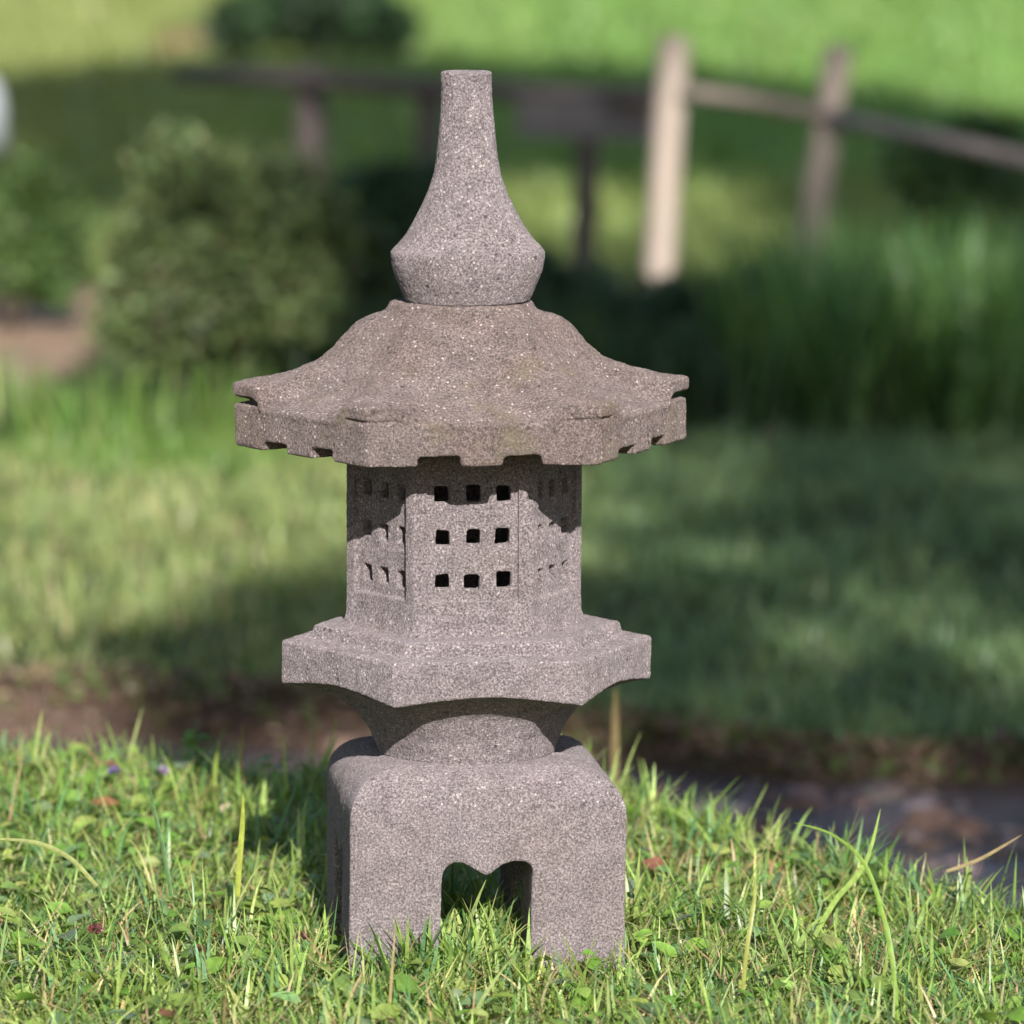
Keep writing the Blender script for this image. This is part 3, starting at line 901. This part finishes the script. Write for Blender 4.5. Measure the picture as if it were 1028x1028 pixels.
# ------------------------------------------------------------------ stones in the stream and on its bank
def stone(px, py, Y, r, sq, label, group, z=None):
    p = at(px, py, Y)
    bm = bmesh.new(); bmesh.ops.create_icosphere(bm, subdivisions=4, radius=1.0)
    rs = random.Random(int(px * 7 + py))
    ph = [rs.uniform(0, 6) for _ in range(6)]
    for v in bm.verts:
        c = v.co.copy()
        k = 1 + 0.16 * math.sin(2.3 * c.x + ph[0]) * math.sin(2.9 * c.y + ph[1]) + 0.10 * math.sin(4.7 * c.z + ph[2] + 2 * c.x) + 0.05 * math.sin(9 * c.x + ph[3]) * math.sin(8 * c.y + ph[4])
        v.co = Vector((c.x * r * k, c.y * r * 0.85 * k, c.z * r * sq * k))
    me = bpy.data.meshes.new('stream_stone'); bm.to_mesh(me); me.polygons.foreach_set('use_smooth', np.ones(len(me.polygons), bool))
    o = link('stream_stone', me, M_ROCK)
    o.location = (p.x, Y, z if z is not None else p.z); o.rotation_euler = (0, 0, rs.uniform(0, 6))
    tag(o, label, 'stone', group)


GS = 'stones along the stream'
stone(935, 800, 2.95, 0.055, 0.55, 'reddish brown stone breaking the water at the right', GS, WATER_Z + 0.0)
stone(800, 790, 3.15, 0.04, 0.5, 'small dark stone in the water right of the lantern foot', GS, WATER_Z - 0.005)
stone(1010, 860, 2.25, 0.05, 0.45, 'flat stone in the water near the lower right grass edge', GS, WATER_Z - 0.01)
stone(778, 413, 7.45, 0.03, 0.7, 'pale tan stone at the foot of the dark shrub beyond the shaded lawn', 'pale stones by the fence', h1(at(778, 413, 7.45).x, 7.45) + 0.012)
stone(345, 722, 3.60, 0.035, 0.5, 'dark brown stone at the water line just left of the lantern', GS, -0.44)

# gravel bars that just break the water
V_, Q_ = [], []
cube = [(-1, -1, -1), (1, -1, -1), (1, 1, -1), (-1, 1, -1), (-1, -1, 1), (1, -1, 1), (1, 1, 1), (-1, 1, 1)]
n = 900
cxs, cys = RNG.uniform(-1.0, 1.3, 22), RNG.uniform(1.7, 3.5, 22)
ii = RNG.integers(0, 22, n)
gx, gy = cxs[ii] + RNG.normal(0, 0.12, n), cys[ii] + RNG.normal(0, 0.05, n)
gr = RNG.gamma(4, 0.0045, n).clip(0.006, 0.045)
# each pebble: a low dome of rings
a8 = np.linspace(0, 2 * PI, 8, endpoint=False)
rings_ = [(1.0, -0.6), (1.0, 0.0), (0.8, 0.35), (0.4, 0.55), (0.02, 0.6)]
tmpl = np.array([[(r_ * math.cos(a), r_ * math.sin(a), z_) for a in a8] for r_, z_ in rings_])      # 5,8,3
jit = 1 + RNG.normal(0, 0.14, (n, 5, 8, 1))
el_ = RNG.uniform(0.6, 1.4, (n, 1, 1))
V = np.broadcast_to(tmpl, (n, 5, 8, 3)) * jit * gr[:, None, None, None]
V[..., 0] *= el_
V = V + np.stack([gx, gy, WATER_Z + gr * RNG.uniform(-0.45, 0.15, n)], 1)[:, None, None, :]
idx = np.arange(n * 40).reshape(n, 5, 8)
Q = np.stack([idx[:, :-1], np.roll(idx[:, :-1], -1, 2), np.roll(idx[:, 1:], -1, 2), idx[:, 1:]], -1)
C = pick([(0.20, 0.135, 0.12), (0.28, 0.22, 0.21), (0.13, 0.09, 0.08), (0.24, 0.14, 0.10)], [3, 2, 3, 2], n)[:, None, None, :] * np.ones((n, 5, 8, 1))
M_PEB, ntp, outp = new_mat('pebble')
pp = N(ntp, 'ShaderNodeBsdfPrincipled', Roughness=0.45); ap_ = N(ntp, 'ShaderNodeAttribute', attribute_name='tint')
ntp.links.new(ap_.outputs['Color'], pp.inputs['Base Color']); ntp.links.new(pp.outputs[0], outp.inputs['Surface'])
o = link('stream_gravel', np_mesh('stream_gravel', V, Q, C), M_PEB)
tag(o, 'brown and grey pebbles breaking the shallow stream', 'gravel', kind='stuff')

# ------------------------------------------------------------------ single plants one can pick out in the near grass
def on_ground(px, py, dz):
    Y = 0.0
    for _ in range(30):
        p = at(px, py, Y); Y += ((p.z - h1(p.x, Y)) - dz) / 0.2 * 0.7
    return at(px, py, Y)


def one_blade(name, pts, wpx, tint_, label, cat='grass blade', group=None):
    """a ribbon through given points"""
    P = [Vector(p) for p in pts]
    # Catmull-Rom to 18 points
    S = []
    for i in range(len(P) - 1):
        p0 = P[max(0, i - 1)]; p1_, p2 = P[i], P[i + 1]; p3 = P[min(len(P) - 1, i + 2)]
        for q in range(6):
            t = q / 6
            S.append(0.5 * ((2 * p1_) + (p2 - p0) * t + (2 * p0 - 5 * p1_ + 4 * p2 - p3) * t * t + (3 * p1_ - p0 - 3 * p2 + p3) * t ** 3))
    S.append(P[-1])
    root = P[0]
    V, C, Q = [], [], []
    m = len(S)
    for i, p in enumerate(S):
        t = (S[min(m - 1, i + 1)] - S[max(0, i - 1)]).normalized()
        s = t.cross(Vector((0.25, 1, 0.15))).normalized(); nn = s.cross(t)
        f = i / (m - 1); wv = wpx * 0.001 * 0.5 * ((0.8 + 0.4 * f) * (1 - f ** 3) + 0.04)
        for a in (-1, 0, 1):
            V.append(p - root + s * (a * wv) + nn * (0.35 * wv * abs(a)))
            C.append(tint_)
    for i in range(m - 1):
        for a in (0, 1):
            Q.append((i * 3 + a, i * 3 + a + 1, i * 3 + a + 4, i * 3 + a + 3))
    o = link(name, np_mesh(name, np.array([tuple(v) for v in V]), np.array(Q), np.array(C)), M_BLADE)
    o.location = root
    tag(o, label, cat, group)
    return o


GB = 'long grass blades standing out of the lawn'
one_blade('grass_blade', [at(238, 900, 0.05), at(240, 865, 0.05), at(243, 830, 0.05), at(244, 796, 0.045)], 6.5, (0.38, 0.44, 0.08), 'wide yellow green blade standing upright left of the lantern', group=GB)
one_blade('grass_blade', [at(901, 1040, -0.36), at(898, 985, -0.36), at(888, 925, -0.35), at(868, 868, -0.34), at(835, 838, -0.32), at(797, 826, -0.31)], 4.6, (0.24, 0.38, 0.07), 'long green blade arching over to the left near the lower right corner', group=GB)
one_blade('grass_blade', [at(812, 950, -0.02), at(838, 905, 0.02), at(868, 868, 0.06), at(884, 812, 0.10)], 6.0, (0.30, 0.42, 0.10), 'pale green blade slanting up to the right across the arching blade', group=GB)
one_blade('grass_blade', [at(97, 890, -0.02), at(70, 862, -0.03), at(35, 846, -0.04), at(-12, 842, -0.06)], 5.5, (0.42, 0.46, 0.18), 'pale blade bent over to the left edge of the picture', group=GB)
one_blade('grass_blade', [at(950, 875, 0.18), at(985, 862, 0.17), at(1026, 838, 0.15)], 4.0, (0.42, 0.33, 0.18), 'dry tan stalk leaning to the right edge above the water', group=GB)
one_blade('grass_blade', [at(172, 900, -0.05), at(165, 860, -0.04), at(155, 815, -0.03), at(150, 790, -0.03)], 5.0, (0.10, 0.20, 0.07), 'dark green upright blade in the left tuft', group=GB)
one_blade('grass_blade', [at(215, 790, 0.75), at(216, 770, 0.75), at(220, 745, 0.74)], 5.5, (0.28, 0.36, 0.08), 'light green blade against the shadow at the left grass edge', group=GB)
one_blade('grass_blade', [at(745, 1000, -0.33), at(750, 950, -0.33), at(757, 905, -0.32), at(758, 880, -0.32)], 4.5, (0.33, 0.36, 0.09), 'thin yellow green blade upright in the grass right of the lantern', group=GB)
one_blade('dry_stem', [at(617, 790, 1.4), at(617, 740, 1.4), at(618, 690, 1.4)], 11, (0.36, 0.27, 0.13), 'pale dry stem standing behind the right side of the platform', 'stem')


def flower_head(name, px, py, Y, r, color, label, cat, group, z_off=0.0):
    p = on_ground(px, py, 0.042); Y = p.y; gz = h1(p.x, Y)
    root = empty(name, (p.x, Y, gz))
    tag(root, label, cat, group)
    hz = p.z - gz
    n = 46
    dv = unit(n); dv[:, 2] = np.abs(dv[:, 2]) * 0.9 - 0.15
    V, Q, C = leaves(np.array([[0, 0, hz]]) + dv * r * 0.25, dv, unit(n), np.full(n, r * 0.95), np.full(n, r * 0.5), np.array(color)[None] * np.exp(RNG.normal(0, 0.25, (n, 1))), K=3)
    link('petal', np_mesh('petal', V, Q, C), M_LEAF, root).name = 'flower_petals'
    V, Q = tube([(0, 0.004, -0.005), (0.002, 0.002, hz * 0.5), (0, 0, hz)], [0.0012, 0.001, 0.0009], 6)
    link('stem', np_mesh('stem', V, Q, np.zeros_like(V) + np.array([0.12, 0.2, 0.05])), M_LEAF, root)


GF = 'small flowers in the lawn'
flower_head('violet_flower', 115, 775, 0.62, 0.007, (0.20, 0.16, 0.38), 'small violet flower at the left grass edge, the left of a pair', 'flower', GF)
flower_head('violet_flower', 164, 775, 0.62, 0.007, (0.42, 0.32, 0.52), 'small pale violet flower beside a reddish leaf at the left grass edge', 'flower', GF)
flower_head('clover_flower', 96, 934, -0.22, 0.0075, (0.20, 0.07, 0.07), 'dark red clover head low in the left grass', 'flower', GF)
flower_head('clover_flower', 201, 954, -0.28, 0.007, (0.22, 0.11, 0.09), 'brownish red clover head in the grass below the left tuft', 'flower', GF)
flower_head('clover_flower', 301, 941, -0.20, 0.007, (0.17, 0.08, 0.08), 'dusky red clover head near the left foot of the lantern', 'flower', GF)
flower_head('clover_flower', 729, 818, 0.45, 0.008, (0.60, 0.38, 0.36), 'pale pink flower in the grass right of the lantern', 'flower', GF)


def one_leaf(name, px, py, Y, length, width, az, el, color, label, cat='leaf', group='broad leaves lying in the lawn'):
    p = on_ground(px, py, 0.03)
    V, Q, C = leaves(np.zeros((1, 3)), np.array([[math.cos(az) * math.cos(el), math.sin(az) * math.cos(el), math.sin(el)]]), np.array([[0.05, -0.45, 0.9]]),
                     np.array([length]), np.array([width]), np.array([color]), K=10, fold=0.2, droop=0.15)
    o = link(name, np_mesh(name, V, Q, C), M_LEAF); o.location = p
    tag(o, label, cat, group)


one_leaf('broad_leaf', 22, 812, 0.42, 0.036, 0.026, 0.15, 0.15, (0.22, 0.30, 0.15), 'oval grey green leaf lying at the left edge of the lawn')
one_leaf('fallen_leaf', 90, 806, 0.46, 0.034, 0.018, -0.1, 0.1, (0.28, 0.13, 0.07), 'curled brown fallen leaf below the violet flowers')
one_leaf('fallen_leaf', 222, 815, 0.40, 0.022, 0.008, 1.1, 0.5, (0.55, 0.42, 0.30), 'thin pale dry leaf left of the lantern shadow')
one_leaf('broad_leaf', 345, 1000, -0.42, 0.034, 0.022, 0.4, 0.25, (0.13, 0.20, 0.09), 'large green leaf in the grass below the lantern foot')

# weed sprig standing at the left grass edge
sp = at(197, 800, 0.85); sp.z = h1(sp.x, 0.85)
sprig = empty('weed_sprig', sp)
tag(sprig, 'small leafy weed sprig rising at the grass edge left of the lantern shadow', 'weed')
hz = zat(738, 0.85) - sp.z
V, Q = tube([(0, 0, -0.01), (0.003, 0, hz * 0.5), (-0.002, 0, hz)], [0.0016, 0.0014, 0.001], 6)
link('stem', np_mesh('stem', V, Q, np.zeros_like(V) + np.array([0.16, 0.24, 0.06])), M_LEAF, sprig)
n = 26
f = np.sort(RNG.uniform(0.35, 1.0, n)); az = RNG.uniform(0, 2 * PI, n)
dv = np.stack([np.cos(az), np.sin(az), np.full(n, 0.35)], 1)
Ls = RNG.uniform(0.011, 0.02, n)
V, Q, C = leaves(np.stack([0 * f, 0 * f, f * hz], 1), dv, np.stack([0 * f, 0 * f - 0.5, 1 + 0 * f], 1), Ls, Ls * 0.6, pick([(0.16, 0.28, 0.06), (0.2, 0.32, 0.08)], [1, 1], n), K=4)
link('foliage', np_mesh('foliage', V, Q, C), M_LEAF, sprig)

# ------------------------------------------------------------------ tall trees behind the camera; their crowns shade the far side of the stream
TA = math.tan(SUN_EL); SX, SY = -math.sin(SUN_AZ), math.cos(SUN_AZ)      # ground direction of the shadows
GZ0 = -0.42


def ground_hit(p):
    s = (p.z - GZ0) / TA
    return (p.x + SX * s, p.y + SY * s)


def seg_d(x, y, a, b):
    ax, ay = a; bx_, by_ = b
    dx, dy = bx_ - ax, by_ - ay
    t = np.clip(((x - ax) * dx + (y - ay) * dy) / (dx * dx + dy * dy + 1e-9), 0, 1)
    return np.hypot(x - ax - t * dx, y - ay - t * dy)


def shade(x, y):
    """how densely the crowns cover the sun for a ground point (0..1)"""
    d = np.zeros_like(x)
    wv = 0.10 * wob(x, y, 2.1)
    lawn = ((x + wv > 0.14 + 0.02 * (y - 4)) & (y > 1.9) & (y < 8.0))
    d = np.where(lawn, np.where(wob(x, 2.2 * y, 2.6) > 0.25, 0.14, 0.29), d)
    e = ((x + 0.36) / 0.22) ** 2 + ((y - 4.25 + 0.2 * wob(x, y, 3)) / 0.55) ** 2
    d = np.maximum(d, np.where(e < 1, 1.0, 0))
    d = np.maximum(d, np.where((x > -0.40) & (x < 0.3) & (y > 4.0) & (y < 5.2), 0.85, 0))
    d = np.maximum(d, np.where((x + wv > np.where(y < 9.6, -0.42, -0.66)) & (y > 7.7) & (y < 12.9), 1.0, 0))
    far = np.interp(x, [-3.5, -2.3, -1.6, -0.6, 0.9, 2.2, 4], [22.6, 23.0, 24.2, 24.6, 24.4, 20.2, 18.0])
    d = np.maximum(d, np.where((y > 12.9) & (y < far + 3 * wv), 1.0, 0))
    d = np.where((x < -0.6) & (y < 14.6) & (y > 7), 0.05, d)
    d = np.where((x > 0.62 - 0.15 * (y - 8) * 0.3) & (y > 8.3) & (y < 12), np.where(wob(x, y, 4.5) > -0.1, 0.05, 0.4), d)
    # gaps of light
    gap = (((x - 0.98) / 0.17) ** 2 + ((y - 5.8) / 0.35) ** 2 < 1) | (((x - 0.90) / 0.15) ** 2 + ((y - 4.8) / 0.3) ** 2 < 1)
    d = np.where(gap, 0.06, d)
    d = np.where((x > -0.15 + wv * 0.5) & (x < 1.02) & (y > 12.6) & (y < 16.6), 0.05, d)
    for a, b, r_ in HOLES:
        d = np.where(seg_d(x, y, a, b) < r_, 0.0, d)
    return d


HOLES = [(ground_hit(at(778, 425, 7.45)), ground_hit(at(778, 405, 7.45)), 0.16),
         (ground_hit(at(-24, 150, 17.5)), ground_hit(at(-10, 70, 17.5)), 0.22),
         (ground_hit(at(664, 330, 10.5)), ground_hit(at(678, 30, 10.5)), 0.24),
         (ground_hit(at(690, 92, 10.4)), ground_hit(at(760, 102, 10.36)), 0.12),
         (ground_hit(at(832, 105, 10.3)), ground_hit(at(843, 40, 10.3)), 0.20),
         (ground_hit(at(930, 250, 9.4)), ground_hit(at(955, 225, 9.4)), 0.10)]
gx, gy = RNG.uniform(-3.4, 4.6, 60000), RNG.uniform(1.5, 25.5, 60000)
k = RNG.uniform(0, 1, 60000) < shade(gx, gy) * 0.9
gx, gy = gx[k], gy[k]
n = len(gx)
yt = RNG.uniform(-13.5, -9.5, n)
M_CROWN = leaf_mat('crown_leaf', 0.5, 0.1)
s = (gy - yt) / SY
PX = gx - SX * s; PZ = GZ0 + s * TA
pos = np.stack([PX, yt, PZ], 1)
split = PX < 5.6
for sel, name, label in ((split, 'shade_tree', 'tall leafy tree behind the viewer, the left of the pair'), (~split, 'shade_tree', 'taller leafy tree behind the viewer, the right of the pair')):
    P = pos[sel]; c = P.mean(0)
    root = empty(name, (c[0], c[1], h1(c[0], c[1])))
    tag(root, label, 'tree', 'shade trees')
    rl = np.array(root.location)
    m = len(P)
    Ls = RNG.uniform(0.14, 0.28, m)
    V, Q, C = leaves(P - rl, unit(m), np.array(SUN_TO)[None] + RNG.normal(0, 0.5, (m, 3)), Ls, Ls * 0.6, pick(MIDG, [1, 1, 1], m), K=3)
    link('crown', np_mesh('crown', V, Q, C), M_CROWN, root)
    hgt = P[:, 2].max() - rl[2]
    V, Q = tube([(0, 0, -0.3), (0.05, 0.05, hgt * 0.3), (-0.05, 0.1, hgt * 0.6), (0.1, 0, hgt * 0.92)], [0.24, 0.2, 0.14, 0.05], 12, 0.06)
    ps = [(V, Q, V * 0)]
    for j in range(14):
        e = P[RNG.integers(0, m)] - rl
        b0 = np.array([0.0, 0.05, max(hgt * 0.25, e[2] - 1.6)])
        V, Q = tube([b0, (b0 + e) / 2 + np.array([0, 0, 0.2]), e], [0.07, 0.045, 0.015], 7)
        ps.append((V, Q, V * 0))
    V, Q, C = join_np(ps)
    link('trunk', np_mesh('trunk', V, Q), M_BARK, root)

# ------------------------------------------------------------------ light, camera, render settings
world = bpy.data.worlds.new('World'); scene.world = world; world.use_nodes = True
nt = world.node_tree
for nd in list(nt.nodes): nt.nodes.remove(nd)
sky = nt.nodes.new('ShaderNodeTexSky'); sky.sky_type = 'NISHITA'; sky.sun_disc = False
sky.sun_elevation = SUN_EL; sky.sun_rotation = math.atan2(SUN_TO.x, SUN_TO.y)
bg = nt.nodes.new('ShaderNodeBackground'); bg.inputs['Strength'].default_value = 0.07
wo = nt.nodes.new('ShaderNodeOutputWorld')
nt.links.new(sky.outputs[0], bg.inputs[0]); nt.links.new(bg.outputs[0], wo.inputs[0])

sl = bpy.data.lights.new('sun', 'SUN'); sl.energy = 5.0; sl.angle = R(0.53); sl.color = (1.0, 0.95, 0.89)
so = bpy.data.objects.new('sun', sl); COL.objects.link(so)
so.rotation_euler = (-SUN_TO).to_track_quat('-Z', 'Y').to_euler()
so.location = (3, -8, 6)

cd = bpy.data.cameras.new('camera'); co = bpy.data.objects.new('camera', cd); COL.objects.link(co)
co.location = CAM; co.rotation_euler = (PI / 2 - PITCH, 0, 0)
cd.sensor_width = 36.0; cd.lens = 36.0 * F / 1028.0
cd.clip_start = 0.05; cd.clip_end = 2000
cd.dof.use_dof = True; cd.dof.focus_distance = 5.93
cd.dof.aperture_fstop = (cd.lens / 1000) / 0.043
cd.dof.aperture_blades = 9
scene.camera = co
scene.render.resolution_x = scene.render.resolution_y = 1024
vs_ = scene.view_settings
vs_.view_transform = 'Standard'; vs_.look = 'None'; vs_.gamma = 1.0; vs_.use_curve_mapping = False
vs_.exposure = 0.66
scene.cycles.max_bounces = 6; scene.cycles.diffuse_bounces = 2; scene.cycles.glossy_bounces = 3; scene.cycles.transmission_bounces = 4
